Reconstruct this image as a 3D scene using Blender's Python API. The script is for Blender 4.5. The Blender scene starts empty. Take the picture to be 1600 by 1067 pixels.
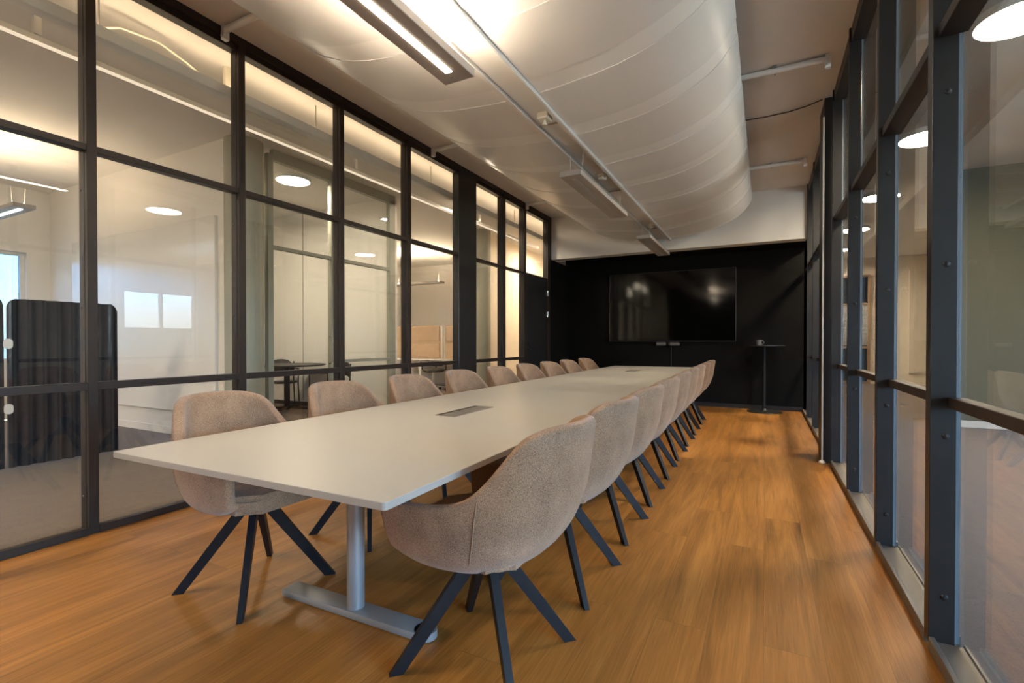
import bpy, bmesh, math, random
from math import pi, sin, cos, radians
from mathutils import Vector, Matrix
random.seed(7)
S = bpy.context.scene
C = S.collection
H = 1.145            # eye height
ZC = 3.467           # ceiling

# ------------------------------------------------------------------ materials
def newmat(name):
    m = bpy.data.materials.new(name); m.use_nodes = True
    nt = m.node_tree; b = nt.nodes['Principled BSDF']
    return m, nt, b
def N(nt, t, **kw):
    n = nt.nodes.new(t)
    for k, v in kw.items():
        if k in n.inputs: n.inputs[k].default_value = v
        else: setattr(n, k, v)
    return n
def coords(nt, scale=(1,1,1), rot=(0,0,0), kind='Object'):
    tc = nt.nodes.new('ShaderNodeTexCoord'); mp = nt.nodes.new('ShaderNodeMapping')
    mp.inputs['Scale'].default_value = scale; mp.inputs['Rotation'].default_value = rot
    nt.links.new(tc.outputs[kind], mp.inputs['Vector']); return mp.outputs['Vector']
def ramp(nt, fac, stops):
    r = nt.nodes.new('ShaderNodeValToRGB'); e = r.color_ramp.elements
    while len(e) < len(stops): e.new(.5)
    for i, (p, c) in enumerate(stops):
        e[i].position = p; e[i].color = (*c, 1)
    nt.links.new(fac, r.inputs['Fac']); return r.outputs['Color']
def mul(c, k): return tuple(min(1, x*k) for x in c)
def paint(name, col, rough=.5, metal=0, var=.06, scale=3, bump=0, bscale=200, spec=.5):
    m, nt, b = newmat(name)
    n = N(nt, 'ShaderNodeTexNoise', Scale=scale, Detail=4.0)
    nt.links.new(coords(nt), n.inputs['Vector'])
    c = ramp(nt, n.outputs['Fac'], [(.3, mul(col, 1-var)), (.7, mul(col, 1+var))])
    nt.links.new(c, b.inputs['Base Color'])
    b.inputs['Roughness'].default_value = rough; b.inputs['Metallic'].default_value = metal
    b.inputs['Specular IOR Level'].default_value = spec
    if bump:
        n2 = N(nt, 'ShaderNodeTexNoise', Scale=bscale, Detail=2.0); nt.links.new(coords(nt), n2.inputs['Vector'])
        bp = N(nt, 'ShaderNodeBump', Strength=bump, Distance=.002)
        nt.links.new(n2.outputs['Fac'], bp.inputs['Height']); nt.links.new(bp.outputs['Normal'], b.inputs['Normal'])
    return m
def emit(name, col, k):
    m, nt, b = newmat(name)
    e = N(nt, 'ShaderNodeEmission', Strength=k); e.inputs['Color'].default_value = (*col, 1)
    nt.links.new(e.outputs[0], nt.nodes['Material Output'].inputs['Surface']); return m
def glass(name, tint=(.96,.97,.96), k0=.045):
    m, nt, b = newmat(name); nt.nodes.remove(b)
    g = nt.nodes.new('ShaderNodeNewGeometry')
    d = N(nt, 'ShaderNodeVectorMath', operation='DOT_PRODUCT')
    nt.links.new(g.outputs['Normal'], d.inputs[0]); nt.links.new(g.outputs['Incoming'], d.inputs[1])
    a = N(nt, 'ShaderNodeMath', operation='ABSOLUTE'); nt.links.new(d.outputs['Value'], a.inputs[0])
    s = N(nt, 'ShaderNodeMath', operation='SUBTRACT'); s.inputs[0].default_value = 1; nt.links.new(a.outputs[0], s.inputs[1])
    p = N(nt, 'ShaderNodeMath', operation='POWER'); nt.links.new(s.outputs[0], p.inputs[0]); p.inputs[1].default_value = 5
    f = N(nt, 'ShaderNodeMath', operation='MULTIPLY_ADD'); nt.links.new(p.outputs[0], f.inputs[0])
    f.inputs[1].default_value = 1-k0; f.inputs[2].default_value = k0
    t = nt.nodes.new('ShaderNodeBsdfTransparent'); t.inputs['Color'].default_value = (*tint, 1)
    gl = N(nt, 'ShaderNodeBsdfGlossy', Roughness=.0)
    mx = nt.nodes.new('ShaderNodeMixShader')
    nt.links.new(f.outputs[0], mx.inputs[0]); nt.links.new(t.outputs[0], mx.inputs[1]); nt.links.new(gl.outputs[0], mx.inputs[2])
    nt.links.new(mx.outputs[0], nt.nodes['Material Output'].inputs['Surface']); return m
def fabric(name, c0, c1, scale=260, bump=.5):
    m, nt, b = newmat(name)
    v = coords(nt)
    n = N(nt, 'ShaderNodeTexNoise', Scale=scale, Detail=3.0, Roughness=.7); nt.links.new(v, n.inputs['Vector'])
    n2 = N(nt, 'ShaderNodeTexNoise', Scale=9.0, Detail=3.0); nt.links.new(v, n2.inputs['Vector'])
    mx = N(nt, 'ShaderNodeMath', operation='MULTIPLY_ADD'); mx.inputs[1].default_value = .25
    nt.links.new(n2.outputs['Fac'], mx.inputs[0]); nt.links.new(n.outputs['Fac'], mx.inputs[2])
    c = ramp(nt, mx.outputs[0], [(.42, c0), (.82, c1)])
    nt.links.new(c, b.inputs['Base Color']); b.inputs['Roughness'].default_value = .95
    b.inputs['Specular IOR Level'].default_value = .15
    b.inputs['Sheen Weight'].default_value = .25; b.inputs['Sheen Roughness'].default_value = .5
    bp = N(nt, 'ShaderNodeBump', Strength=bump, Distance=.002)
    nt.links.new(n.outputs['Fac'], bp.inputs['Height']); nt.links.new(bp.outputs['Normal'], b.inputs['Normal'])
    return m
def wood_floor():
    m, nt, b = newmat('oak_vinyl_planks')
    v = coords(nt, rot=(0,0,radians(90)))
    br = N(nt, 'ShaderNodeTexBrick', Scale=1.0)
    br.offset = .37; br.inputs['Brick Width'].default_value = 1.5; br.inputs['Row Height'].default_value = .2
    br.inputs['Mortar Size'].default_value = .0012; br.inputs['Mortar Smooth'].default_value = .2; br.inputs['Bias'].default_value = 0
    br.inputs['Color1'].default_value = (0,0,0,1); br.inputs['Color2'].default_value = (1,1,1,1); br.inputs['Mortar'].default_value = (.5,.5,.5,1)
    nt.links.new(v, br.inputs['Vector'])
    # grain offset per plank
    sep = nt.nodes.new('ShaderNodeSeparateColor'); nt.links.new(br.outputs['Color'], sep.inputs[0])
    tc = nt.nodes.new('ShaderNodeTexCoord')
    cmb = nt.nodes.new('ShaderNodeCombineXYZ'); k = N(nt, 'ShaderNodeMath', operation='MULTIPLY'); k.inputs[1].default_value = 37
    nt.links.new(sep.outputs[0], k.inputs[0]); nt.links.new(k.outputs[0], cmb.inputs['X']); nt.links.new(k.outputs[0], cmb.inputs['Y'])
    ad = N(nt, 'ShaderNodeVectorMath', operation='ADD'); nt.links.new(tc.outputs['Object'], ad.inputs[0]); nt.links.new(cmb.outputs[0], ad.inputs[1])
    def grain(sx, sy, det, dist):
        mp = nt.nodes.new('ShaderNodeMapping'); mp.inputs['Scale'].default_value = (sx, sy, 1); nt.links.new(ad.outputs[0], mp.inputs['Vector'])
        n = N(nt, 'ShaderNodeTexNoise', Scale=1.0, Detail=det, Roughness=.62, Distortion=dist); nt.links.new(mp.outputs[0], n.inputs['Vector']); return n.outputs['Fac']
    g1 = grain(11, .75, 7, .8); g2 = grain(150, 3.5, 3, .2)
    a = N(nt, 'ShaderNodeMath', operation='MULTIPLY_ADD'); a.inputs[1].default_value = .45; nt.links.new(g2, a.inputs[0]); nt.links.new(g1, a.inputs[2])
    a2 = N(nt, 'ShaderNodeMath', operation='MULTIPLY_ADD'); a2.inputs[1].default_value = .10; nt.links.new(sep.outputs[0], a2.inputs[0]); nt.links.new(a.outputs[0], a2.inputs[2])
    c = ramp(nt, a2.outputs[0], [(.40, (.095,.034,.007)), (.60, (.25,.102,.020)), (.78, (.365,.152,.031)), (1.0, (.50,.225,.052))])
    dk = nt.nodes.new('ShaderNodeMix'); dk.data_type = 'RGBA'; dk.inputs['B'].default_value = (.10,.05,.02,1)
    kk = N(nt, 'ShaderNodeMath', operation='MULTIPLY'); kk.inputs[1].default_value = .5; nt.links.new(br.outputs['Fac'], kk.inputs[0])
    nt.links.new(kk.outputs[0], dk.inputs['Factor']); nt.links.new(c, dk.inputs['A'])
    nt.links.new(dk.outputs['Result'], b.inputs['Base Color'])
    b.inputs['Roughness'].default_value = .42; b.inputs['Specular IOR Level'].default_value = .4
    bp = N(nt, 'ShaderNodeBump', Strength=.12, Distance=.002); nt.links.new(a.outputs[0], bp.inputs['Height']); nt.links.new(bp.outputs['Normal'], b.inputs['Normal'])
    return m

M = dict(
 wood=wood_floor(),
 carpet=fabric('office_carpet', (.048,.030,.020), (.118,.077,.050), 120, .8),
 ceil=paint('ceiling_paint', (.76,.73,.70), .75, var=.03, scale=1.2),
 white=paint('white_wall_paint', (.70,.67,.63), .7, var=.02, scale=1.0),
 cream=paint('cream_wall_paint', (.74,.65,.53), .7, var=.02),
 olive=paint('olive_wall_paint', (.135,.130,.088), .7, var=.03),
 colm=paint('column_paint', (.33,.32,.26), .6, var=.06, scale=2),
 black=paint('black_wall_paint', (.0052,.0046,.0040), .8, var=.1, spec=.12),
 steel=paint('black_steel_paint', (.015,.014,.014), .38, var=.12, scale=5, bump=.03, bscale=60),
 frame=paint('brown_black_frame_paint', (.026,.018,.014), .45, var=.1, scale=5, spec=.3),
 sill=paint('sill_paint', (.13,.11,.09), .4, var=.06),
 gasket=paint('grey_gasket', (.16,.19,.22), .4, var=.1),
 hull=paint('grey_sheet_metal', (.74,.73,.72), .36, metal=.1, var=.02, scale=1.5),
 hband=paint('light_sheet_metal', (.82,.81,.80), .36, metal=.1, var=.02, scale=1.5),
 wmetal=paint('white_lacquered_metal', (.72,.71,.69), .4, var=.03),
 gmetal=paint('grey_lacquered_metal', (.36,.325,.30), .45, var=.03),
 grille=paint('grey_speaker_cloth', (.10,.092,.085), .7, var=.15, scale=300),
 panelw=paint('cream_panel', (.66,.58,.48), .5, var=.02),
 dmetal=paint('dim_diffuser', (.36,.35,.34), .3, var=.03),
 top=paint('white_laminate', (.50,.475,.435), .36, var=.012, scale=2),
 edge=paint('laminate_edge', (.40,.36,.32), .5, var=.05),
 silver=paint('silver_powder_coat', (.36,.37,.385), .38, metal=.45, var=.04),
 chrome=paint('polished_steel', (.6,.6,.6), .18, metal=1, var=.03),
 socket=paint('brushed_grey_lid', (.27,.25,.235), .35, metal=.5, var=.05),
 blackp=paint('black_plastic', (.014,.013,.013), .45, var=.1),
 leg=paint('black_steel_leg', (.008,.008,.010), .45, var=.1, spec=.3),
 screen=paint('screen_glass', (.0015,.0015,.0015), .085, var=.1, spec=.4),
 bezel=paint('screen_bezel', (.03,.03,.03), .35, var=.1),
 pvc=paint('cream_plastic', (.62,.58,.48), .5, var=.03),
 chair=fabric('beige_wool', (.120,.064,.036), (.48,.305,.190), 330, .55),
 felt=fabric('charcoal_felt', (.007,.007,.010), (.036,.037,.047), 150, .6),
 tan=fabric('tan_felt', (.36,.25,.16), (.52,.38,.26), 200, .3),
 board=paint('whiteboard_enamel', (.70,.68,.65), .22, var=.01),
 woodf=paint('oak_frame', (.32,.20,.10), .5, var=.15, scale=20),
 blind=paint('blind_slats', (.55,.56,.56), .5, var=.03),
 mug=paint('mug_glaze', (.12,.115,.11), .3, var=.1),
 glass=glass('clear_pane'),
 tinted=glass('tinted_solar_pane', (.20,.24,.27)),
 strip=emit('led_strip', (1,.85,.66), 18),
 upl=emit('led_uplight', (1,.80,.58), 46),
 disc=emit('disc_diffuser', (1,.83,.62), 80),
 hotup2=emit('brighter_warm_uplight', (1,.78,.53), 60),
 softdisc=emit('soft_disc_diffuser', (1,.84,.64), 44),
 tinted2=glass('lightly_tinted_pane', (.48,.50,.51)),
 cool=emit('cool_led', (.80,.93,1), 14),
 hotup=emit('bright_warm_uplight', (1,.76,.50), 24),
 warmup=emit('warm_uplight', (1,.74,.47), 6),
 warmstrip=emit('warm_linear_light', (1,.80,.58), .34),
)

# ------------------------------------------------------------------ geometry helpers
def bmnew(): return bmesh.new()
def box(bm, x0, x1, y0, y1, z0, z1, bev=0, seg=2):
    r = bmesh.ops.create_cube(bm, size=1)
    bmesh.ops.scale(bm, vec=(abs(x1-x0), abs(y1-y0), abs(z1-z0)), verts=r['verts'])
    bmesh.ops.translate(bm, vec=((x0+x1)/2, (y0+y1)/2, (z0+z1)/2), verts=r['verts'])
    if bev:
        es = list({e for v in r['verts'] for e in v.link_edges})
        bmesh.ops.bevel(bm, geom=es, offset=bev, segments=seg, affect='EDGES', profile=.5)
    return bm
def cyl(bm, p, r, h, r2=None, n=32, axis='z', caps=True):
    q = bmesh.ops.create_cone(bm, cap_ends=caps, segments=n, radius1=r, radius2=r if r2 is None else r2, depth=h)
    M_ = Matrix.Identity(4)
    if axis == 'x': M_ = Matrix.Rotation(pi/2, 4, 'Y')
    if axis == 'y': M_ = Matrix.Rotation(-pi/2, 4, 'X')
    bmesh.ops.transform(bm, matrix=Matrix.Translation(p) @ M_, verts=q['verts'])
    return bm
def tube(bm, pts, r, n=10, rect=None, closed=False):
    pts = [Vector(p) for p in pts]; rings = []
    for i, p in enumerate(pts):
        a = pts[max(i-1, 0)]; c = pts[min(i+1, len(pts)-1)]
        t = (c-a).normalized()
        u = Vector((0,0,1)) if abs(t.z) < .95 else Vector((1,0,0))
        s = t.cross(u).normalized(); w = s.cross(t).normalized()
        rr = r[i] if isinstance(r, (list, tuple)) else r
        if rect: offs = [(-rect[0], -rect[1]), (rect[0], -rect[1]), (rect[0], rect[1]), (-rect[0], rect[1])]
        else: offs = [(rr*cos(2*pi*k/n), rr*sin(2*pi*k/n)) for k in range(n)]
        rings.append([bm.verts.new(p + s*a_ + w*b_) for a_, b_ in offs])
    for i in range(len(rings)-1):
        A, B = rings[i], rings[i+1]
        for k in range(len(A)):
            bm.faces.new((A[k], A[(k+1) % len(A)], B[(k+1) % len(A)], B[k]))
    bm.faces.new(rings[0][::-1]); bm.faces.new(rings[-1])
    return bm
def lathe(bm, prof, n=40, c=(0,0)):
    rings = []
    for r, z in prof:
        if r < 1e-5: rings.append([bm.verts.new((c[0], c[1], z))])
        else: rings.append([bm.verts.new((c[0]+r*cos(2*pi*k/n), c[1]+r*sin(2*pi*k/n), z)) for k in range(n)])
    for A, B in zip(rings, rings[1:]):
        for k in range(n):
            a, b_, c_, d = A[k % len(A)], A[(k+1) % len(A)], B[(k+1) % len(B)], B[k % len(B)]
            vs = []
            for v in (a, b_, c_, d):
                if v not in vs: vs.append(v)
            if len(vs) > 2: bm.faces.new(vs)
    return bm
def prism(bm, poly, z0, z1):
    A = [bm.verts.new((x, y, z0)) for x, y in poly]; B = [bm.verts.new((x, y, z1)) for x, y in poly]
    bm.faces.new(A[::-1]); bm.faces.new(B)
    n = len(A)
    for k in range(n): bm.faces.new((A[k], A[(k+1) % n], B[(k+1) % n], B[k]))
    return bm
def obj(name, bm, m, parent=None, smooth=False, mods=None, loc=None):
    bmesh.ops.recalc_face_normals(bm, faces=bm.faces)
    me = bpy.data.meshes.new(name); bm.to_mesh(me); bm.free()
    me.materials.append(M[m] if isinstance(m, str) else m)
    o = bpy.data.objects.new(name, me); C.objects.link(o)
    if mods:
        for t, kw in mods:
            md = o.modifiers.new(t, t)
            for k, v in kw.items(): setattr(md, k, v)
        dg = bpy.context.evaluated_depsgraph_get()
        me2 = bpy.data.meshes.new_from_object(o.evaluated_get(dg)); o.modifiers.clear(); o.data = me2; me2.name = name
        me = me2
    if smooth:
        for p in me.polygons: p.use_smooth = True
        if smooth != 'all': me.set_sharp_from_angle(angle=radians(40))
    if parent: o.parent = parent
    if loc: o.location = loc
    return o
def tag(o, label, cat, group=None, kind=None):
    if label: o['label'] = label
    if cat: o['category'] = cat
    if group: o['group'] = group
    if kind: o['kind'] = kind
    return o
def thing(name, label, cat, loc=(0,0,0), rz=0, group=None):
    o = bpy.data.objects.new(name, None); C.objects.link(o); o.empty_display_size = .1
    o.location = loc; o.rotation_euler = (0,0,rz)
    return tag(o, label, cat, group)
def struct(name, label, cat, loc=(0,0,0)):
    o = thing(name, label, cat, loc); o['kind'] = 'structure'; return o
def smesh(name, bm, m, label, cat):
    return tag(obj(name, bm, m), label, cat, kind='structure')
def dup(root, loc, rz, label, group=None):
    r = root.copy(); C.objects.link(r); r.location = loc; r.rotation_euler = (0,0,rz); r['label'] = label
    if group: r['group'] = group
    for ch in list(root.children):
        c = ch.copy(); C.objects.link(c); c.parent = r
        for g in ch.children:
            d = g.copy(); C.objects.link(d); d.parent = c
    return r

# ------------------------------------------------------------------ shell of the building
XL, XR, YB, YF = -3.55, .544, -2.6, 9.28
WX, EX = -9.93, 8.0                 # outer facades west / east
smesh('floor', box(bmnew(), XL-.05, XR+.06, YB, YF, -.12, 0), 'wood', 'oak plank vinyl floor of the meeting room', 'floor')
smesh('floor_left', box(bmnew(), WX, XL-.05, -4, 13, -.12, -.004), 'carpet', 'grey brown carpet of the office beyond the left glass', 'floor')
smesh('floor_right', box(bmnew(), XR+.06, EX, -6, 16.6, -.12, -.004), 'carpet', 'grey brown carpet of the office beyond the right glass', 'floor')
smesh('ceiling', box(bmnew(), XL-.1, XR+.1, YB, 8.42, ZC, ZC+.15), 'ceil', 'painted flat ceiling over the meeting room', 'ceiling')
smesh('ceiling_left', box(bmnew(), WX, XL-.1, -4, 13, ZC, ZC+.15), 'white', 'white ceiling over the office beyond the left glass', 'ceiling')
smesh('ceiling_right', box(bmnew(), XR+.1, EX, -6, 16.6, ZC, ZC+.15), 'white', 'white ceiling over the office beyond the right glass', 'ceiling')
smesh('ceiling_back', box(bmnew(), XL, XR+.1, 8.62, YF, 2.70, ZC+.15), 'black', 'black soffit behind the bulkhead', 'ceiling')
smesh('wall_far', box(bmnew(), XL-.1, XR+.1, YF, YF+.15, 0, ZC), 'black', 'matt black end wall behind the television', 'wall')
smesh('wall_near', box(bmnew(), XL-.1, XR+.1, YB-.15, YB, 0, ZC), 'black', 'matt black wall behind the camera', 'wall')
smesh('baseboard_far', box(bmnew(), XL, XR, YF-.015, YF, 0, .07), 'blackp', 'black baseboard along the end wall', 'baseboard')
smesh('trim_1', box(bmnew(), XL, XR, 8.40, 8.62, 2.685, ZC), 'white', 'white bulkhead beam across the room above the television wall', 'bulkhead beam')
smesh('trim_2', prism(bmnew(), [(XL, 8.62), (XL, 9.13), (XL+.20, 8.62)], 2.676, 2.70), 'white', 'small white corner plate under the left end of the bulkhead', 'trim')
# outer walls of the neighbouring offices
def wall_with_holes(name, x0, x1, y0, y1, holes, label, z1=ZC):
    bm = bmnew(); ys = y0
    for a, b, zl, zh in holes:
        box(bm, x0, x1, ys, a, 0, z1); box(bm, x0, x1, a, b, 0, zl); box(bm, x0, x1, a, b, zh, z1); ys = b
    box(bm, x0, x1, ys, y1, 0, z1)
    return smesh(name, bm, 'white', label, 'wall')
EH = [(-5.2,-3.2,.5,3.1), (-2.9,-.8,.5,3.1), (-.5,1.6,.5,3.1), (6.72,8.62,1.50,2.57)]
wall_with_holes('wall_east', EX, EX+.25, -6, 16.6, EH, 'white facade wall with windows beyond the right office')
WH = [(.9,3.13,.85,2.5)]
wall_with_holes('wall_west', WX-.25, WX, -4, 13, WH, 'white facade wall with a window beyond the left office')
smesh('wall_office_north', box(bmnew(), WX, XL-.1, 12, 12.2, 0, ZC), 'white', 'warm white far wall of the left office', 'wall')
smesh('wall_office_south', box(bmnew(), WX, XL-.1, -4.2, -4, 0, ZC), 'white', 'white near end wall of the left office', 'wall')
smesh('wall_right_south', box(bmnew(), XR+.1, EX, -6.2, -6, 0, ZC), 'white', 'white near end wall of the right office', 'wall')
smesh('wall_right_north', box(bmnew(), XR+.1, EX, 16.4, 16.6, 0, ZC), 'cream', 'cream far end wall of the right office', 'wall')
smesh('wall_corridor_east', box(bmnew(), XL-.1, XL, YF, 12.2, 0, ZC), 'cream', 'cream corridor wall past the black door', 'wall')
smesh('wall_left_south', box(bmnew(), XL-.1, XL, -4.2, YB-.15, 0, ZC), 'white', 'white left office wall behind the camera', 'wall')
smesh('wall_right_west', box(bmnew(), XR+.02, XR+.1, YF, 16.6, 0, ZC), 'white', 'white wall of the right office past the black end wall', 'wall')
smesh('wall_right_near', box(bmnew(), XR+.02, XR+.1, -6.2, YB-.15, 0, ZC), 'white', 'white right office wall behind the camera', 'wall')
smesh('wall_olive', box(bmnew(), 2.2, EX, 8.62, 8.8, 0, ZC), 'olive', 'olive painted wall beyond the right glass', 'wall')
smesh('baseboard_olive', box(bmnew(), 2.2, EX, 8.60, 8.62, 0, .09), 'white', 'white baseboard under the olive wall', 'baseboard')
smesh('wall_corridor', box(bmnew(), -5.5, -5.3, 8.95, 12, 0, ZC), 'cream', 'cream wall beyond the far round column', 'wall')
smesh('wall_office', box(bmnew(), WX, -5.48, 3.4, 3.52, 0, ZC), 'white', 'white wall of the left office with the tall whiteboard', 'wall')
smesh('baseboard_office', box(bmnew(), WX, -5.48, 3.385, 3.4, 0, .09), 'white', 'white baseboard under the tall whiteboard', 'baseboard')
smesh('wall_small_room', box(bmnew(), WX, -5.30, 6.03, 6.13, 0, ZC), 'white', 'white panel wall at the back of the small meeting room', 'wall')
for i, yx in enumerate((0,)):
    smesh('trim_3', box(bmnew(), -7.40, -7.39, 6.018, 6.03, .1, ZC), 'gmetal', 'thin vertical panel joint in the small meeting room wall', 'trim')
smesh('baseboard_small_room', box(bmnew(), WX, -5.30, 6.01, 6.03, 0, .07), 'blackp', 'black baseboard of the small meeting room', 'baseboard')
# window frames of the facades
def facade_window(n, x, a, b, zl, zh, label, pane='glass'):
    w = struct('window_%d' % n, label, 'window', (x, (a+b)/2, zl))
    hw, h = (b-a)/2, zh-zl; f = .05
    bm = bmnew()
    box(bm, -.04, .04, -hw, -hw+f, 0, h); box(bm, -.04, .04, hw-f, hw, 0, h)
    box(bm, -.04, .04, -hw+f, hw-f, 0, f); box(bm, -.04, .04, -hw+f, hw-f, h-f, h); box(bm, -.04, .04, -.04, .04, f, h-f)
    obj('window_frame', bm, 'white', w)
    obj('glass_pane', box(bmnew(), -.004, .004, -hw+f, hw-f, f, h-f), pane, w)
    return w
for i, (a, b, zl, zh) in enumerate(EH):
    facade_window(i+1, EX+.12, a, b, zl, zh, 'white framed double facade window of the right office, %s from the near end' % ['first','second','third','fourth'][i], 'tinted2' if i == 3 else 'glass')
facade_window(5, WX-.12, *WH[0], 'white framed daylight window beyond the felt screens', 'tinted')

# ------------------------------------------------------------------ left glass wall
wl = struct('wall_left', 'black steel framed glass partition along the left side of the room', 'glass partition', (XL, 0, 0))
POSTS = [(-2.50,-2.447), (-1.53,-1.477), (-.54,-.487), (.42,.473), (1.385,1.435), (2.322,2.374), (3.313,3.364), (4.283,4.345), (6.512,6.60), (7.245,7.33), (8.238,8.354)]
def bolt(p, parent, axis='y', r=.009):
    bm = bmnew()
    if axis == 'y': lathe(bm, [(0,.006),(r*.7,.0045),(r,0),(r,-.002),(0,-.002)], 12); bmesh.ops.rotate(bm, cent=(0,0,0), matrix=Matrix.Rotation(pi/2, 3, 'X'), verts=bm.verts)
    return obj('bolt', bm, 'steel', parent, loc=p)
def left_post(a, b):
    bm = bmnew()
    box(bm, -.10, -.034, a, b, 0, ZC, .002, 1); box(bm, -.03, 0, a, b, 0, ZC, .002, 1)
    box(bm, -.036, -.028, a+.006, b-.006, 0, ZC)
    p = obj('post', bm, 'frame', wl)
    return p
for a, b in POSTS:
    p = left_post(a, b)
    if 0 < a < 5:
        for z in (.22, 1.35, 2.05, 2.85): bolt((-.075, a, z), p)
obj('steel_column', box(bmnew(), -.10, 0, 5.307, 5.745, 0, ZC, .003, 1), 'steel', wl)
EDG = POSTS[:8] + [(5.307,5.745)] + POSTS[8:]
for (a0, a1), (b0, b1) in zip(EDG, EDG[1:]):
    door = b0 > 8
    obj('head_frame', box(box(bmnew(), -.10, -.02, a1, b0, 3.36, ZC, .002, 1), -.06, 0, a1, b0, 3.405, ZC-.001), 'frame', wl)
    obj('transom', box(bmnew(), -.075, -.004, a1, b0, 2.278, 2.317, .002, 1), 'frame', wl)
    segs = [(2.317, 3.36)]
    if not door:
        obj('mid_rail', box(bmnew(), -.065, -.003, a1, b0, .859, .905, .002, 1), 'frame', wl)
        obj('sill', box(box(bmnew(), -.10, -.02, a1, b0, 0, .028, .002, 1), -.022, .006, a1, b0, 0, .044, .002, 1), 'frame', wl)
        segs += [(.905, 2.278), (.03, .859)]
    for z0, z1 in segs:
        obj('glass_pane', box(bmnew(), -.066, -.058, a1-.01, b0+.01, z0-.005, z1+.005), 'glass', wl)
obj('end_panel', box(bmnew(), -.10, 0, 8.354, YF, 0, 2.69), 'black', wl)
obj('end_panel', box(bmnew(), -.10, 0, 8.354, YF, 2.69, ZC), 'frame', wl)
dr = struct('door_1', 'flush black door in the far end of the left partition', 'door', (XL, 7.33, 0))
obj('door_leaf', box(bmnew(), -.06, -.012, .004, .904, .006, 2.274, .002, 1), 'blackp', dr)
for z in (1.65, 2.04): obj('hinge', cyl(box(bmnew(), -.02, .002, .86, .906, z-.05, z+.05, .003, 1), (.004, .908, z), .008, .1, n=12), 'chrome', dr)
bm = tube(bmnew(), [(-.012,.06,1.03),(.045,.06,1.03),(.05,.08,1.03),(.05,.19,1.03)], .009, 10); cyl(bm, (-.006,.06,1.03), .024, .014, axis='x', n=20)
obj('door_handle', bm, 'chrome', dr, True)
obj('lock', cyl(bmnew(), (-.004,.06,1.12), .018, .02, axis='x', n=20), 'chrome', dr, True)

# ------------------------------------------------------------------ right glass wall
wr = struct('wall_right', 'dark steel framed glass partition along the right side of the room', 'glass partition', (XR, 0, 0))
FINS = [(-2.55,-2.497), (-1.58,-1.527), (-.60,-.547), (.36,.415), (1.33,1.385), (2.313,2.37), (3.283,3.335), (4.352,4.378), (5.345,5.365)]
def fin(a, b, bolts=True):
    bm = box(bmnew(), 0, .076, a, b, .03, ZC, .002, 1)
    p = obj('fin', bm, 'steel', wr)
    obj('gasket', box(bmnew(), .076, .090, a+.006, b-.004, .04, ZC-.01), 'gasket', p)
    if bolts:
        for z in (.205, .80, 1.43, 2.06): bolt((.045, a, z), p, r=.012)
    return p
FAR = [(6.35,6.40), (7.36,7.41), (8.34,8.40)]
for a, b in FINS + FAR: fin(a, b, 2 < a < 5)
obj('steel_column', box(bmnew(), -.054, .06, 5.44, 5.87, 0, ZC-.02, .003, 1), 'blackp', wr)
EDR = FINS[:-1] + [(5.345, 5.87)] + FAR + [(YF-.02, YF)]
for (a0, a1), (b0, b1) in zip(EDR, EDR[1:]):
    obj('head_frame', box(bmnew(), .012, .105, a1, b0, 3.36, ZC, .002, 1), 'steel', wr)
    obj('transom', box(bmnew(), .016, .10, a1, b0, 2.262, 2.306, .002, 1), 'frame', wr)
    obj('mid_rail', box(bmnew(), .052, .10, a1, b0, .903, .943, .002, 1), 'frame', wr)
    bm = box(bmnew(), 0, .018, a1, b0, 0, .05, .002, 1); box(bm, .018, .10, a1, b0, 0, .036, .002, 1); box(bm, .10, .108, a1, b0, 0, .046)
    obj('sill', bm, 'sill', wr)
    for z0, z1 in ((.036,.903), (.943,2.262), (2.306,3.36)):
        obj('glass_pane', box(bmnew(), .080, .088, a1-.004, b0+.004, z0-.004, z1+.004), 'glass', wr)
t = thing('conduit_pipe', 'thin light grey vertical pipe beside the black column on the right', 'pipe', (.483, 5.42, 0))
obj('pipe', cyl(bmnew(), (0,0,1.63), .008, 3.26, n=12), 'wmetal', t, True)
obj('foot_flange', lathe(bmnew(), [(0,0),(.03,0),(.03,.012),(.012,.03),(0,.03)], 20), 'wmetal', t, True)

# ------------------------------------------------------------------ ceiling baffle, tray, lamps
PROF = [(-1.34,2.800),(-1.22,2.806),(-1.10,2.816),(-.96,2.829),(-.82,2.850),(-.70,2.880),(-.58,2.918),(-.46,2.972),(-.36,3.030),(-.27,3.112),(-.21,3.195),(-.175,3.275)]
def arc(prof, off):
    out = []
    for i, (x, z) in enumerate(prof):
        a = prof[max(0,i-1)]; b = prof[min(len(prof)-1,i+1)]
        t = Vector((b[0]-a[0], b[1]-a[1])).normalized(); n = Vector((-t[1], t[0]))
        if n[1] < 0: n = -n
        out.append((x+n[0]*off, z+n[1]*off))
    return out
def sheet(bm, prof, y0, y1, th, o0):
    lo, hi = arc(prof, o0), arc(prof, o0+th)
    L = [[bm.verts.new((x, y, z)) for x, z in pr] for y in (y0, y1) for pr in (lo, hi)]
    n = len(prof)
    for k in range(n-1):
        bm.faces.new((L[0][k], L[0][k+1], L[2][k+1], L[2][k])); bm.faces.new((L[1][k], L[3][k], L[3][k+1], L[1][k+1]))
        bm.faces.new((L[0][k], L[1][k], L[1][k+1], L[0][k+1])); bm.faces.new((L[2][k], L[2][k+1], L[3][k+1], L[3][k]))
    bm.faces.new((L[0][0], L[2][0], L[3][0], L[1][0])); bm.faces.new((L[0][-1], L[1][-1], L[3][-1], L[2][-1]))
    return bm
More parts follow.
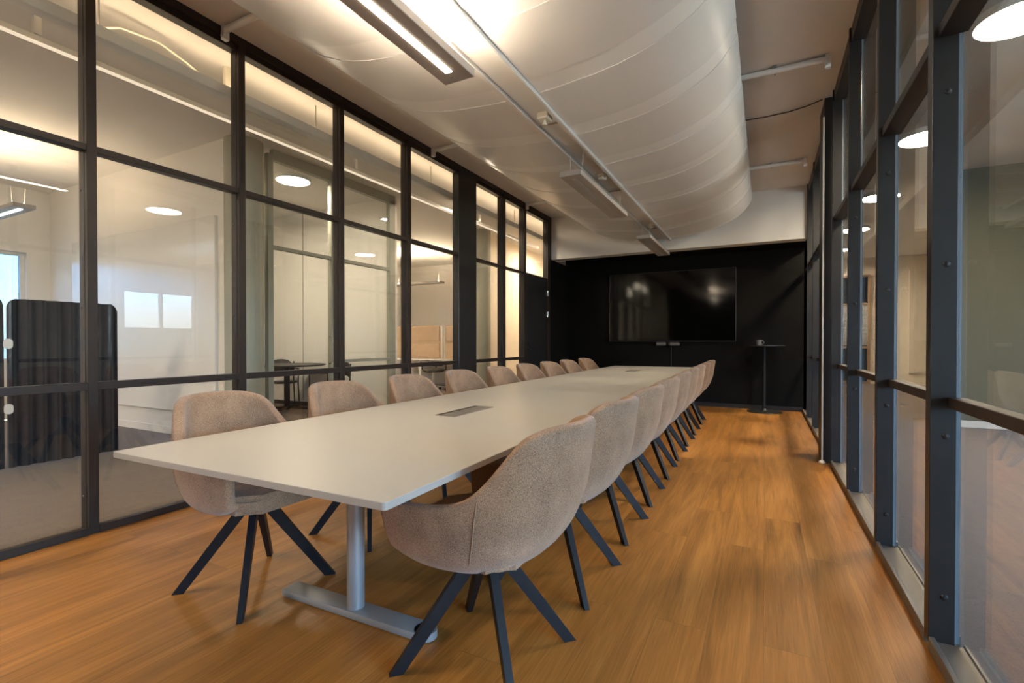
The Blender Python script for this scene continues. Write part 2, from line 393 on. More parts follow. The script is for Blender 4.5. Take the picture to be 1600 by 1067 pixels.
def wing(name, label, side):
    t = thing(name, label, 'ceiling panel', (-1.46, 8.05, 2.8))
    if side > 0: pr = [(x+1.46, z-2.8) for x, z in PROF]
    else: pr = [(-(x+1.46)*1.05, z-2.8) for x, z in PROF]
    y = 0.0; k = 0
    while y > -9.9:
        bl = .17 if k else .12
        obj('seam_strip', sheet(bmnew(), pr, y-bl-.02, y, .0035, .004), 'hband', t, True); y -= bl
        obj('curved_sheet', sheet(bmnew(), pr, y-.565, y, .003, 0), 'hull', t, True); y -= .565; k += 1
    return t
wing('ceiling_baffle', 'curved grey metal ceiling panel on the right of the cable tray', 1)
wing('ceiling_baffle', 'curved grey metal ceiling panel on the left of the cable tray', -1)
t = thing('cable_tray', 'long white metal cable tray down the middle of the ceiling', 'cable tray', (-1.455, 3.1, 2.8))
bm = box(bmnew(), -.105, .105, -5.2, 5.02, .02, .03)
obj('tray_base', bm, 'wmetal', t)
for s in (-1, 1):
    obj('tray_lip', box(box(bmnew(), s*.105-.006, s*.105+.006, -5.2, 5.02, -.022, .06), s*.105-.012*(1+s), s*.105+.012*(1-s), -5.2, 5.02, -.024, -.018), 'wmetal', t)
for y in (.35, 2.2, 4.2): obj('joint_plate', box(bmnew(), -.098, .098, y-.004, y+.004, .012, .02), 'gmetal', t)
def pendant(label, y0, y1, lit, z=2.55, x=-1.465, group='pendant lights under the cable tray'):
    L = y1-y0
    t = thing('pendant_light', label, 'pendant light', (x, (y0+y1)/2, z), 0, group)
    obj('housing', box(bmnew(), -.095, .095, -L/2, L/2, 0, .045, .003, 1), 'gmetal', t)
    d = obj('diffuser', box(bmnew(), -.018, .018, -L/2+.10, L/2-.10, -.0025, .004), 'strip' if lit else 'dmetal', t)
    if lit: obj('uplight', box(bmnew(), -.05, .05, -L/2+.08, L/2-.08, .043, .048), 'upl', t)
    for s in (-1, 1):
        for sx in (-1, 1): obj('cable', tube(bmnew(), [(sx*.05, s*(L/2-.16), .045), (sx*.06, s*(L/2-.16), .255)], .0022, 6), 'wmetal', t)
        obj('cable_gripper', cyl(bmnew(), (.05, s*(L/2-.16), .065), .007, .04, n=10), 'wmetal', t)
    return t
pendant('long grey pendant light switched on, nearest the camera', .62, 2.2, True)
pendant('long grey pendant light switched off, above the middle of the table', 3.87, 5.43, False)
pendant('grey pendant light switched off, in front of the television wall', 6.66, 8.15, False)
# detectors on the tray
t = thing('ceiling_sprinkler', 'cream boxy detector on the tray, nearest the camera', 'detector', (-1.44, 3.28, 2.8195))
obj('body', box(bmnew(), -.045, .045, -.05, .05, -.05, 0, .01), 'pvc', t); obj('nozzle', lathe(bmnew(), [(0,-.085),(.018,-.085),(.02,-.08),(.01,-.06),(.012,-.05),(0,-.05)], 16), 'pvc', t, True)
def detector(y, label):
    t = thing('smoke_detector', label, 'smoke detector', (-1.45, y, 2.8195))
    obj('base_plate', lathe(bmnew(), [(0,0),(.055,0),(.057,-.012),(.05,-.02),(0,-.02)], 28), 'pvc', t, True)
    obj('sensor_cap', lathe(bmnew(), [(0,-.02),(.045,-.02),(.045,-.03),(.038,-.048),(.02,-.055),(0,-.055)], 28), 'pvc', t, True)
detector(4.74, 'round cream smoke detector beside the middle pendant light')
detector(7.05, 'round cream smoke detector beside the farthest pendant light')
# pipes on the ceiling
def cpipe(x0, x1, y, xe, label):
    t = thing('ceiling_pipe', label, 'pipe', (0, y, ZC))
    obj('pipe', tube(bmnew(), [(x0, 0, -.035), (x1, 0, -.035)], .024, 12), 'wmetal', t, True)
    d = 1 if xe > x0 else -1
    bm = box(bmnew(), xe-.02, xe+.02, -.022, .022, -.11, -.001, .004, 1); cyl(bm, (xe, -.024, -.085), .008, .012, axis='y', n=12)
    obj('end_bracket', bm, 'wmetal', t)
    xm = (x0+x1)/2
    obj('hanger_clip', cyl(box(bmnew(), xm-.012, xm+.012, -.03, .03, -.02, -.001), (xm, .03, -.03), .006, .06, n=8), 'gmetal', t)
cpipe(-3.5, -2.6, 2.2, -3.52, 'white pipe on the ceiling above the second left window post')
cpipe(-3.5, -2.6, 4.72, -3.52, 'white pipe on the ceiling ahead of the wide black left column')
cpipe(-3.5, -2.6, 7.3, -3.52, 'white pipe on the ceiling above the black door')
cpipe(-.3, .43, 4.67, .44, 'white pipe on the ceiling at right, nearer the camera')
cpipe(-.3, .43, 7.15, .44, 'white pipe on the ceiling at right, nearer the bulkhead')
tag(obj('ceiling_cable', tube(bmnew(), [(-.3,5.62,ZC-.012),(.0,5.63,ZC-.014),(.2,5.60,ZC-.02),(.35,5.52,ZC-.03),(.47,5.44,ZC-.03)], .006, 8), 'blackp'), 'thin black cable along the ceiling towards the black right column', 'cable')

# ------------------------------------------------------------------ table
TROT = .0205
tb = thing('conference_table', 'long white conference table with silver T-shaped legs', 'table', (-1.512, .93, 0), TROT)
TL, TW, TZ = 7.42, .655, .735
def rrect(x0, x1, y0, y1, r, n=5):
    P = []
    for cx, cy, a0 in ((x1-r, y1-r, 0), (x0+r, y1-r, pi/2), (x0+r, y0+r, pi), (x1-r, y0+r, 1.5*pi)):
        for k in range(n+1): P.append((cx+r*cos(a0+k*pi/2/n), cy+r*sin(a0+k*pi/2/n)))
    return P
bm = prism(bmnew(), rrect(-TW, TW, 0, TL, .012), TZ-.021, TZ)
top = obj('tabletop', bm, 'top', tb)
obj('edge_band', prism(bmnew(), rrect(-TW-.001, TW+.001, -.001, TL+.001, .013), TZ-.020, TZ-.0015), 'edge', top)
for y in (.57, 2.66, 4.55, 6.85):
    bm = box(bmnew(), -.40, .36, y-.045, y+.045, .004, .034, .004, 2)
    cyl(bm, (.36, y, .019), .045, .030, n=24)
    f = obj('leg', cyl(bmnew(), (0, y, .37), .036, .68, n=32), 'silver', tb, True)
    obj('foot_bar', bm, 'silver', f, True)
    obj('foot_glide', box(bmnew(), -.385, .385, y-.03, y+.03, 0, .006), 'blackp', f)
    obj('top_bracket', box(bmnew(), -.45, .45, y-.03, y+.03, TZ-.05, TZ-.021), 'silver', f)
for y in (.57, 2.66, 4.76):
    for s in (-.25, .25): obj('beam', box(bmnew(), s-.02, s+.02, y, y+2.09, TZ-.050, TZ-.022), 'silver', tb)
for y in (1.28, 5.80):
    sk = obj('cable_flap', box(bmnew(), -.098, .035, y, y+.44, TZ-.001, TZ+.0025, .001, 1), 'socket', tb)
    obj('slot', box(bmnew(), -.098, -.078, y+.01, y+.43, TZ-.0005, TZ+.0032), 'blackp', sk)
    obj('cable_basket', box(bmnew(), -.12, .08, y-.05, y+.50, TZ-.17, TZ-.022, .01), 'blackp', tb)

# ------------------------------------------------------------------ upholstered chairs
def shell_pt(s, t):
    """s in [-1,1] around the tub (0 = middle of the back), t in [0,1] from bottom edge to rim"""
    K = [(0,(-.332,0)),(.13,(-.325,.080)),(.25,(-.300,.150)),(.34,(-.262,.205)),(.42,(-.212,.245)),(.50,(-.150,.272)),(.60,(-.07,.290)),(.72,(.03,.297)),(.86,(.145,.292)),(1,(.252,.272))]
    a = abs(s); sg = 1 if s >= 0 else -1
    for (a0, p0), (a1, p1) in zip(K, K[1:]):
        if a <= a1:
            f = (a-a0)/(a1-a0); x = p0[0]+(p1[0]-p0[0])*f; y = p0[1]+(p1[1]-p0[1])*f; break
    HT = [(0,.893),(.16,.892),(.27,.888),(.32,.880),(.37,.868),(.41,.845),(.455,.785),(.505,.722),(.55,.681),(.60,.656),(.68,.640),(.80,.630),(.92,.622),(.97,.606),(1,.585)]
    for (a0, h0), (a1, h1) in zip(HT, HT[1:]):
        if a <= a1: h = h0+(h1-h0)*(a-a0)/(a1-a0); break
    zb = .415 + .055*max(0, (a-.78)/.22)**2
    z = zb+(h-zb)*t
    KB = [(.40,.40),(.418,.50),(.435,.60),(.47,.72),(.53,.855),(.60,.955),(.66,1.0),(1,1.0)]
    KA = [(.40,.62),(.418,.74),(.435,.83),(.47,.915),(.53,.972),(.60,1.0),(.66,1.0),(1,1.0)]
    def itp(T):
        for (z0, k0), (z1, k1) in zip(T, T[1:]):
            if z <= z1: return k0+(k1-k0)*(z-z0)/(z1-z0)
    k = itp(KA); kb = itp(KB)
    front = max(0, min(1, (x+.05)/.3))
    kx = kb + (1-kb)*front*.55
    e = max(0, z-.62)
    X = x*kx - e*.15*max(0, min(1, (-x-.05)/.27)); Y = y*k*(1-e*.42)
    return Vector((X, Y*sg, z))
def make_chair(label):
    t = thing('conference_chair', label, 'chair', (0,0,0), 0, 'upholstered chairs around the conference table')
    ns, nt = 72, 14
    bm = bmnew(); G = []
    for i in range(ns+1):
        s = -1+2*i/ns; G.append([bm.verts.new(shell_pt(s, (j/nt)**.85 if j else 0)) for j in range(nt+1)])
    for i in range(ns):
        for j in range(nt): bm.faces.new((G[i][j], G[i+1][j], G[i+1][j+1], G[i][j+1]))
    for i in range(ns//2):           # closed underside
        bm.faces.new((G[i][0], G[ns-i][0], G[ns-i-1][0], G[i+1][0])) if i < ns//2-1 else bm.faces.new((G[i][0], G[ns-i][0], G[i+1][0]))
    bmesh.ops.recalc_face_normals(bm, faces=bm.faces)
    # solid, padded shell grown towards the inside
    sh = obj('shell', bm, 'chair', t, 'all', mods=[('SOLIDIFY', dict(thickness=.046, offset=0)), ('SUBSURF', dict(levels=1, render_levels=1))])
    bm = bmnew(); prism(bm, rrect(-.20, .272, -.232, .232, .07, 5), .425, .505)
    bmesh.ops.bevel(bm, geom=[e for e in bm.edges if abs(e.verts[0].co.z-e.verts[1].co.z) < 1e-4], offset=.022, segments=3, affect='EDGES')
    obj('seat', bm, 'chair', t, True)
    for s in (-.53, .53):
        pts = [shell_pt(s, q/10) + Vector((-.0095, .0222*(1 if s > 0 else -1), 0)) for q in range(1, 10)]
        obj('seam', tube(bmnew(), pts, .0022, 6), 'chair', sh, True)
    bm = bmnew(); cyl(bm, (0,0,.385), .045, .06, n=24); box(bm, -.11, .11, -.11, .11, .402, .418, .004, 1)
    obj('swivel_hub', bm, 'leg', t, True)
    for sx, sy in ((1,1),(1,-1),(-1,1),(-1,-1)):
        bm = bmnew(); d = Vector((sx, sy, 0)).normalized(); w = Vector((-d.y, d.x, 0))
        a = d*.035; b = d*.325; V = []
        for p, z, th, wd in ((a, .392, .030, .016), (b, .0, .024, .011)):
            for u, v in ((-1,-1),(1,-1),(1,1),(-1,1)): V.append(bm.verts.new(Vector((p.x, p.y, z)) + d*th*u + w*wd*v))
        for k in range(4): bm.faces.new((V[k], V[(k+1)%4], V[4+(k+1)%4], V[4+k]))
        bm.faces.new(V[:4]); bm.faces.new(V[4:])
        obj('leg', bm, 'leg', t)
    return t
ORD = ['nearest the camera', 'second from the camera', 'third from the camera', 'fourth from the camera', 'fifth from the camera', 'sixth from the camera', 'seventh from the camera', 'second from the television end', 'nearest the television end']
LY = [1.475, 2.23, 2.96, 3.70, 4.45, 5.16, 5.87, 6.60, 7.42]
RY = [1.520, 2.23, 2.96, 3.67, 4.41, 5.12, 5.84, 6.58, 7.42]
c0 = None
for side, ys in (('left', LY), ('right', RY)):
    for k, y in enumerate(ys):
        lab = 'beige upholstered chair on the %s side of the table, %s' % (side, ORD[k])
        x = (-2.134 if side == 'left' else -.893) - TROT*(y-1.5)
        rz = (0 if side == 'left' else pi) + random.uniform(-.03, .03)
        if c0 is None:
            c0 = make_chair(lab); c0.location = (x, y, 0); c0.rotation_euler = (0,0,rz)
        else: dup(c0, (x, y, 0), rz, lab)

# ------------------------------------------------------------------ television wall
t = thing('television', 'large black television on the black end wall', 'television', (-1.56, YF, 1.155))
obj('bezel', box(bmnew(), -1.115, 1.115, -.075, -.035, 0, 1.285, .004, 1), 'bezel', t)
obj('screen', box(bmnew(), -1.105, 1.105, -.078, -.07, .012, 1.276), 'screen', t)
obj('wall_mount', box(bmnew(), -.4, .4, -.036, 0, .35, .9), 'blackp', t)
t = thing('video_bar', 'grey video conference bar below the television', 'video bar', (-1.575, YF-.08, 1.075))
obj('body', box(bmnew(), -.2, .2, -.03, .08, .012, .058, .01), 'blackp', t)
for s in (-1, 1): obj('speaker_grille', box(bmnew(), s*.12-.085, s*.12+.085, -.05, -.02, .004, .066, .014, 4), 'grille', t, True)
obj('lens', cyl(bmnew(), (0,-.035,.035), .014, .02, axis='y', n=20), 'screen', t, True)
tag(obj('power_cable', tube(bmnew(), [(-1.53, YF-.01, 1.07), (-1.53, YF-.006, .6), (-1.52, YF-.006, .1)], .005, 6), 'blackp'), 'thin black cable hanging down the wall below the video bar', 'cable')
t = thing('bar_table', 'tall round black bar table by the end wall', 'bar table', (-.01, 8.96, 0))
obj('base', lathe(bmnew(), [(0,0),(.255,0),(.258,.006),(.25,.014),(.06,.024),(.04,.05),(.03,.06),(0,.06)], 40), 'blackp', t, True)
obj('pole', cyl(bmnew(), (0,0,.565), .028, 1.03, n=24), 'leg', t, True)
obj('tabletop', lathe(bmnew(), [(0,1.072),(.285,1.072),(.305,1.082),(.305,1.094),(0,1.094)], 48), 'blackp', t, True)
t = thing('mug', 'grey mug standing on the tall bar table', 'mug', (-.09, 8.90, 1.094))
obj('cup', lathe(bmnew(), [(0,0),(.036,0),(.043,.02),(.043,.085),(.038,.088),(.038,.02),(0,.012)], 28), 'mug', t, True)
obj('handle', tube(bmnew(), [(.04+.035*sin(a)*1.0-.0, 0, .045+.03*cos(a)) for a in [k*pi/8 for k in range(9)]], .006, 8), 'mug', t, True)

# ------------------------------------------------------------------ left office
smesh('column_near', lathe(bmnew(), [(0,0),(.205,0),(.205,ZC),(0,ZC)], 48, (-5.37,3.57)), 'colm', 'round olive grey concrete column, nearer of two beyond the left glass', 'column')
smesh('column_distant', lathe(bmnew(), [(0,0),(.205,0),(.205,ZC),(0,ZC)], 48, (-5.27,8.70)), 'colm', 'round olive grey concrete column, farther of two beyond the left glass', 'column')
for n_ in ('column_near', 'column_distant'):
    for p in bpy.data.objects[n_].data.polygons: p.use_smooth = True
    bpy.data.objects[n_].data.set_sharp_from_angle(angle=radians(40))
# inner glass partition of the small meeting room
w2 = struct('wall_inner', 'olive framed glass partition of the small meeting room beyond the left glass', 'glass partition', (-5.25, 0, 0))
IP = [(3.79,3.86), (4.74,4.81), (5.90,6.03)]
for a, b in IP: obj('post', box(bmnew(), -.07, 0, a, b, 0, 3.40), 'colm', w2)
obj('head_frame', box(bmnew(), -.07, 0, 3.86, 6.03, 3.34, ZC), 'colm', w2)
for (a0, a1), (b0, b1) in zip(IP, IP[1:]):
    obj('transom', box(bmnew(), -.06, -.005, a1, b0, 2.27, 2.315), 'colm', w2)
    obj('sill', box(bmnew(), -.07, 0, a1, b0, 0, .05), 'colm', w2)
    for z0, z1 in ((.05,2.27),(2.315,3.34)): obj('glass_pane', box(bmnew(), -.036, -.028, a1-.005, b0+.005, z0-.005, z1+.005), 'glass', w2)
obj('mid_rail', box(bmnew(), -.06, -.005, 4.81, 5.90, .86, .90), 'colm', w2)
obj('door_pull', tube(bmnew(), [(-.01,4.71,.85),(.045,4.71,.87),(.045,4.71,1.2),(-.01,4.71,1.22)], .011, 8), 'chrome', w2, True)
t = thing('round_table', 'dark round pedestal table in the small meeting room', 'table', (-6.97, 5.36, 0))
obj('tabletop', lathe(bmnew(), [(0,.755),(.56,.755),(.6,.768),(.6,.782),(0,.782)], 48), 'blackp', t, True)
obj('pedestal', cyl(bmnew(), (0,0,.40), .045, .72, n=24), 'leg', t, True)
for k in range(4):
    a = k*pi/2+.5; l = obj('foot', tube(bmnew(), [(0,0,.075), (.40*cos(a), .40*sin(a), .055)], .02, 8), 'leg', t, True)
    obj('castor', lathe(bmnew(), [(0,0),(.022,.006),(.03,.025),(.022,.045),(0,.05)], 14, (.38*cos(a), .38*sin(a))), 'leg', l, True)
def cafe_chair(label, loc, rz):
    t = thing('armchair', label, 'chair', loc, rz)
    obj('seat', lathe(bmnew(), [(0,.43),(.20,.43),(.23,.445),(.22,.465),(0,.475)], 32), 'blackp', t, True)
    bm = bmnew(); n = 10
    P = [[bm.verts.new(((-.22-.02*(1-u*u))+dx, .2*u, z*(1-.12*abs(u)**3)+0)) for u in [-1+2*i/n for i in range(n+1)]] for dx, z in ((.0,.62),(-.03,.85))]
    for i in range(n): bm.faces.new((P[0][i], P[0][i+1], P[1][i+1], P[1][i]))
    obj('backrest', bm, 'blackp', t, 'all', mods=[('SOLIDIFY', dict(thickness=.03, offset=0)), ('SUBSURF', dict(levels=1, render_levels=1))])
    for sx in (-1, 1):
        for sy in (-1, 1):
            z1 = .66 if sx > 0 else .80
            obj('leg', tube(bmnew(), [(sx*.23, sy*.22, 0), (sx*.215, sy*.20, .45), (sx*.215-.01*(sx < 0), sy*.205, z1)], .011, 8), 'leg', t, True)
    for sy in (-1, 1):
        obj('armrest', tube(bmnew(), [(.215, sy*.205, .655), (.12, sy*.235, .675), (-.1, sy*.23, .675), (-.225, sy*.2, .675)], .012, 8), 'leg', t, True)
cafe_chair('black armchair behind the dark round table', (-7.45, 5.66, 0), -.5)
cafe_chair('black armchair to the right of the dark round table', (-6.02, 5.40, 0), pi+.15)
def disc(name, label, loc, r=.25, group=None, cable=.15, m='disc'):
    t = thing(name, label, 'ceiling light', loc, 0, group)
    obj('rim', lathe(bmnew(), [(r-.012,0),(r,0),(r,.05),(0,.05),(0,.04),(r-.012,.012)], 48), 'wmetal', t, True)
    obj('diffuser', lathe(bmnew(), [(0,.006),(r-.013,.006),(r-.013,.014),(0,.014)], 48), m, t)
    if cable: obj('cable', tube(bmnew(), [(0,0,.05),(.02,0,.05+cable)], .005, 6), 'wmetal', t)
    return t
disc('disc_light', 'round lit ceiling light in the small meeting room', (-5.62, 4.43, 3.30), .22, m='softdisc')
for x, y in ((-7.3,4.3),): disc('disc_light', 'added unseen fill lamp deep inside the small meeting room', (x, y, 3.30), .22, 'added fill lamps deep in the small meeting room', m='softdisc')  # unseen lamp added to brighten the small room's walls
for x, y in ((-6.5,-1.6), (-8.5,-1.6), (-5.2,-2.6)): disc('disc_light', 'added unseen fill lamp in the left office beside the camera', (x, y, 3.28), .25, 'added left office fill lamps beside the camera', .187, 'softdisc')  # added lamps out of view, warming the daylit office wall
for x, y in ((-8.0,7.4), (-4.45,-.9), (-4.45,-2.6), (-4.4,10.9)): disc('disc_light', 'added round fill lamp in the left office outside the view', (x, y, 3.38), .25, 'added left office fill lamps out of sight', .087)  # extra unseen lamps, added to lift the corridor and far office
disc('disc_light', 'added corridor fill lamp hidden by the wide black left column', (-4.44, 6.90, 3.38), .19, None, .087)  # lamp added behind the column to light the bulkhead's left end
# felt screens
def felt_screen(label, y0, y1):
    t = thing('felt_screen', label, 'room divider', (-6.0, (y0+y1)/2, 0))
    W = (y1-y0)/2; r = .07; top = 1.535; n = 72; bm = bmnew(); cols = []
    for i in range(n+1):
        y = -W+2*W*i/n
        e = W-abs(y); zt = top - (r-math.sqrt(max(0, r*r-(r-e)**2)) if e < r else 0)
        x = .020*sin(y*2*pi/.105)
        cols.append([[bm.verts.new((x+dx, y, z)) for z in (.02, .4, .8, 1.2, zt-.02 if zt > 1.3 else zt, zt)] for dx in (-.016, .016)])
    for i in range(n):
        for f in (0, 1):
            for j in range(5):
                q = [cols[i][f][j], cols[i+1][f][j], cols[i+1][f][j+1], cols[i][f][j+1]]
                bm.faces.new(q if f else q[::-1])
        bm.faces.new((cols[i][0][5], cols[i+1][0][5], cols[i+1][1][5], cols[i][1][5])); bm.faces.new((cols[i][0][0], cols[i][1][0], cols[i+1][1][0], cols[i+1][0][0]))
    for i in (0, n):
        for j in range(5): bm.faces.new((cols[i][0][j], cols[i][1][j], cols[i][1][j+1], cols[i][0][j+1]))
    obj('felt_panel', bm, 'felt', t, True)
    return t
a = felt_screen('dark felt room divider, the wider right one with rounded top corner', 1.755, 2.585)
for z in (.505, 1.085): obj('pull_tab', prism(bmnew(), rrect(-.03, .03, -.045, .045, .029, 6), 0, .016), 'board', a, True, loc=(.036, -.42, z+.045)).rotation_euler = (pi/2, 0, pi/2)
felt_screen('dark felt room divider at the left edge of the photo', .55, 1.735)
t = thing('whiteboard', 'tall frameless whiteboard on the white wall behind the felt screens', 'whiteboard', (-7.35, 3.384, .30))
obj('board_panel', box(bmnew(), -1.75, 1.75, -.02, .014, 0, 2.3, .003, 1), 'board', t)
t = pendant('pendant light with cool light beyond the felt screens', -.7, .7, False, 2.60, -7.82, 'pendant lights of the left office'); t.rotation_euler = (0,0,pi/2); t.location = (-7.82, 2.23, 2.60)
[c for c in t.children if c.name.startswith('diffuser')][0].data.materials[0] = M['cool']
obj('uplight', box(bmnew(), -.05, .05, -.6, .6, .046, .05), 'hotup', t)
# corridor ceiling fittings
t = thing('lighting_trunking', 'long beam with warm uplight under the ceiling behind the left glass', 'light', (-3.92, 3.0, 3.15))
obj('beam', box(bmnew(), -.06, .04, -6.5, 8.5, 0, .08, .004, 1), 'wmetal', t)
obj('uplight', box(bmnew(), -.03, .01, -6.3, 8.4, .079, .084), 'warmup', t)
for y in (-1.4, .35, 2.2, 4.6, 6.9): obj('hanger_rod', tube(bmnew(), [(0, y, .08), (0, y, ZC-3.15)], .006, 8), 'gmetal', t)
t = thing('ceiling_strip_light', 'long thin lit strip on the ceiling beyond the left glass', 'light', (-4.56, 3.5, 3.25))
obj('housing', box(bmnew(), -.022, .022, -6.8, 6.5, .012, .05, .003, 1), 'wmetal', t)
obj('diffuser', box(bmnew(), -.018, .018, -6.75, 6.45, 0, .013), 'warmstrip', t)
for y in (-5,-2,1,4): obj('bracket', box(bmnew(), -.02, .02, y-.02, y+.02, .06, ZC-3.252), 'wmetal', t)
tag(obj('ceiling_drain_pipe', tube(bmnew(), [(-4.05,2.55,ZC), (-4.05,2.55,3.30), (-4.05,2.58,3.22), (-4.04,2.66,3.17), (-4.02,3.3,3.16)], .035, 14), 'pvc', None, True), 'bent cream pipe dropping from the ceiling behind the left glass', 'pipe')
tag(obj('ceiling_wire', tube(bmnew(), [(-3.97,1.6,3.24),(-3.98,1.75,3.33),(-4.0,2.0,3.37),(-4.02,2.2,3.33),(-4.0,2.4,3.24)], .008, 8), 'pvc', None, True), 'loose cream cable looping over the beam behind the left glass', 'cable')
# desks at the far end of the left office
t = thing('desk', 'white office desk below the tan screens', 'desk', (-7.6, 10.05, 0))
obj('desktop', box(bmnew(), -1.5, 1.3, -.35, .35, .69, .72, .004, 1), 'board', t)
for x in (-1.4, -.1, 1.2): obj('leg', box(bmnew(), x-.03, x+.03, -.3, .3, 0, .69, .004, 1), 'wmetal', t)
t = thing('pedestal_cabinet', 'low white cabinet standing behind the office chair', 'cabinet', (-7.2, 10.75, 0))
obj('body', box(bmnew(), -1.4, 1.2, -.15, .2, 0, .62, .004, 1), 'board', t)
obj('drawer_front', box(bmnew(), -1.36, 1.16, -.165, -.15, .05, .3, .003, 1), 'board', t); obj('drawer_front', box(bmnew(), -1.36, 1.16, -.165, -.15, .33, .6, .003, 1), 'board', t)
for i, (x0, x1, lab) in enumerate(((-9.0,-7.46,'wide tan padded desk screen seen through the left glass'), (-7.35,-6.2,'tan padded desk screen beside the wide black column'))):
    t = thing('desk_screen', lab, 'desk screen', ((x0+x1)/2, 10.36, .72)); w = (x1-x0)/2
    obj('frame', box(bmnew(), -w, w, -.02, .02, 0, .86, .01, 2), 'tan', t)
    for z0, z1 in ((.04,.40),(.45,.83)): obj('pad', box(bmnew(), -w+.06, w-.06, -.04, -.01, z0, z1, .012, 3), 'tan', t, True)
    obj('edge_strip', box(bmnew(), w-.005, w+.03, -.02, .02, 0, .86), 'board', t)
t = thing('office_chair', 'black swivel office chair on castors at the desk', 'chair', (-6.97, 9.34, 0), .4)
obj('seat', lathe(bmnew(), [(0,.44),(.22,.44),(.26,.465),(.25,.50),(.2,.52),(0,.525)], 32), 'blackp', t, True)
obj('gas_lift', cyl(bmnew(), (0,0,.27), .025, .34, n=16), 'chrome', t, True)
bm = bmnew(); P = [[bm.verts.new((.2*u, .25+dx-.05*(1-u*u)*0, z)) for u in (-1,-.5,0,.5,1)] for dx, z in ((0,.56),(.03,.70))]
for i in range(4): bm.faces.new((P[0][i], P[0][i+1], P[1][i+1], P[1][i]))
obj('backrest', bm, 'blackp', t, 'all', mods=[('SOLIDIFY', dict(thickness=.03, offset=0)), ('SUBSURF', dict(levels=1, render_levels=1))])
obj('back_bar', tube(bmnew(), [(0,.12,.45),(0,.25,.47),(0,.265,.62)], .018, 8), 'blackp', t, True)
for k in range(5):
    a = k*2*pi/5; l = obj('base_arm', tube(bmnew(), [(0,0,.11),(.3*cos(a),.3*sin(a),.08)], [.022,.014], 8), 'chrome', t, True)
    bm = cyl(bmnew(), (.3*cos(a),.3*sin(a),.03), .03, .045, n=18, axis='x'); obj('castor', bm, 'blackp', l, True)
for sx in (-1, 1): obj('armrest', tube(bmnew(), [(sx*.2,.05,.46),(sx*.29,.05,.5),(sx*.29,.05,.66),(sx*.29,-.1,.67)], .015, 8), 'blackp', t, True)
t = pendant('pendant light over the tan desk screens', -.8, .8, False, 2.62, -7.9, 'pendant lights of the left office'); t.rotation_euler = (0,0,pi/2); t.location = (-7.95, 9.95, 2.62)
obj('uplight', box(bmnew(), -.05, .05, -.7, .7, .046, .05), 'hotup2', t)

# ------------------------------------------------------------------ right office
for i, (y, lab) in enumerate(((4.42,'nearest the camera'), (6.55,'second from the camera'), (8.92,'third from the camera'), (11.29,'fourth from the camera'), (13.6,'fifth from the camera'), (15.6,'farthest from the camera'))):
    disc('disc_light', 'round lit ceiling light beyond the right glass, '+lab, (1.50, y, 3.28), .25, 'round ceiling lights of the right office', .187)
for i, x in enumerate((1.02, 2.05)):
    smesh('trim_%d' % (4+i), box(bmnew(), x-.06, x+.06, -6, 16.4, ZC-.11, ZC), 'white', ['white ceiling beam nearer the right glass', 'white ceiling beam farther from the right glass'][i], 'ceiling beam')
t = thing('wall_panel', 'white wall panel on the cream wall at the far end of the right office', 'whiteboard', (4.15, 16.4, .3))
obj('board_panel', box(bmnew(), -.75, .75, -.04, 0, 0, 2.75, .003, 1), 'panelw', t)
w = struct('window_6', 'oak framed window with blinds at the far end of the right office', 'window', (2.2, 16.4, 0))
bm = bmnew()
for x in (-.33, 0, .33): box(bm, x-.03, x+.03, -.06, 0, 0, 3.0)
for z in (.03, 1.0, 2.2, 2.97): box(bm, -.30, .30, -.055, 0, z-.03, z+.03)
obj('window_frame', bm, 'woodf', w)
bm = bmnew()
for k in range(30): box(bm, -.30, .30, -.03, -.012, 1.06+k*.037, 1.085+k*.037)
obj('blind', bm, 'blind', w)
obj('glass_pane', box(bmnew(), -.30, .30, -.01, -.004, .06, 2.94), 'screen', w)

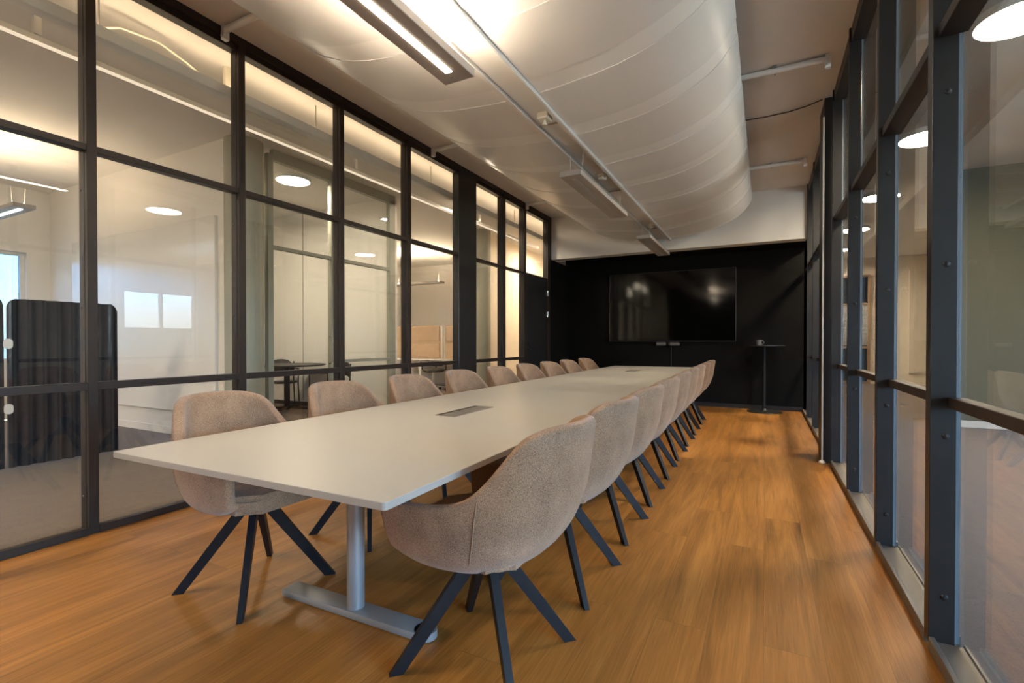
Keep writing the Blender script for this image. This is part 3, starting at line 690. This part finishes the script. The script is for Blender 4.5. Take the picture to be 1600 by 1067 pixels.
# ------------------------------------------------------------------ daylight and lights
wd = bpy.data.worlds.new('sky'); S.world = wd; wd.use_nodes = True
nt = wd.node_tree; bg = nt.nodes['Background']
tc = nt.nodes.new('ShaderNodeTexCoord'); sp = nt.nodes.new('ShaderNodeSeparateXYZ'); nt.links.new(tc.outputs['Generated'], sp.inputs[0])
r = nt.nodes.new('ShaderNodeValToRGB'); e = r.color_ramp.elements
e[0].position = .0; e[0].color = (.28,.30,.30,1); e[1].position = .09; e[1].color = (.38,.65,1,1)
e2 = e.new(.05); e2.color = (.40,.43,.45,1); e3 = e.new(.6); e3.color = (.26,.50,1,1)
nt.links.new(sp.outputs['Z'], r.inputs['Fac']); nt.links.new(r.outputs['Color'], bg.inputs['Color']); bg.inputs['Strength'].default_value = 21
def portal(name, x, a, b, zl, zh, rz):
    l = bpy.data.lights.new(name, 'AREA'); l.shape = 'RECTANGLE'; l.size = b-a; l.size_y = zh-zl; l.cycles.is_portal = True
    o = bpy.data.objects.new(name, l); C.objects.link(o); o.location = (x, (a+b)/2, (zl+zh)/2)
    o.rotation_euler = (pi/2, 0, rz)
for a, b, zl, zh in EH: portal('window_portal', EX+.24, a, b, zl, zh, pi/2)
portal('window_portal', WX-.24, *WH[0], -pi/2)

# ------------------------------------------------------------------ camera and view
f_px, cy = 758.13, 541.0
cam = bpy.data.cameras.new('camera'); co = bpy.data.objects.new('camera', cam); C.objects.link(co)
cam.sensor_width = 36; cam.sensor_fit = 'HORIZONTAL'; cam.lens = 36*f_px/1600
cam.shift_y = (cy-533.5)/1600; cam.shift_x = 0; cam.clip_start = .02; cam.clip_end = 100
co.location = (0, 0, H); co.rotation_euler = (pi/2-.0085682, 0, .480654)
S.camera = co
vs = S.view_settings; vs.view_transform = 'Standard'; vs.look = 'None'; vs.gamma = 1; vs.use_curve_mapping = False; vs.exposure = 1.64
cy_ = S.cycles
cy_.use_denoising = True; cy_.max_bounces = 10; cy_.diffuse_bounces = 5; cy_.glossy_bounces = 5; cy_.transparent_max_bounces = 32
cy_.sample_clamp_indirect = 6; cy_.caustics_reflective = False; cy_.caustics_refractive = False
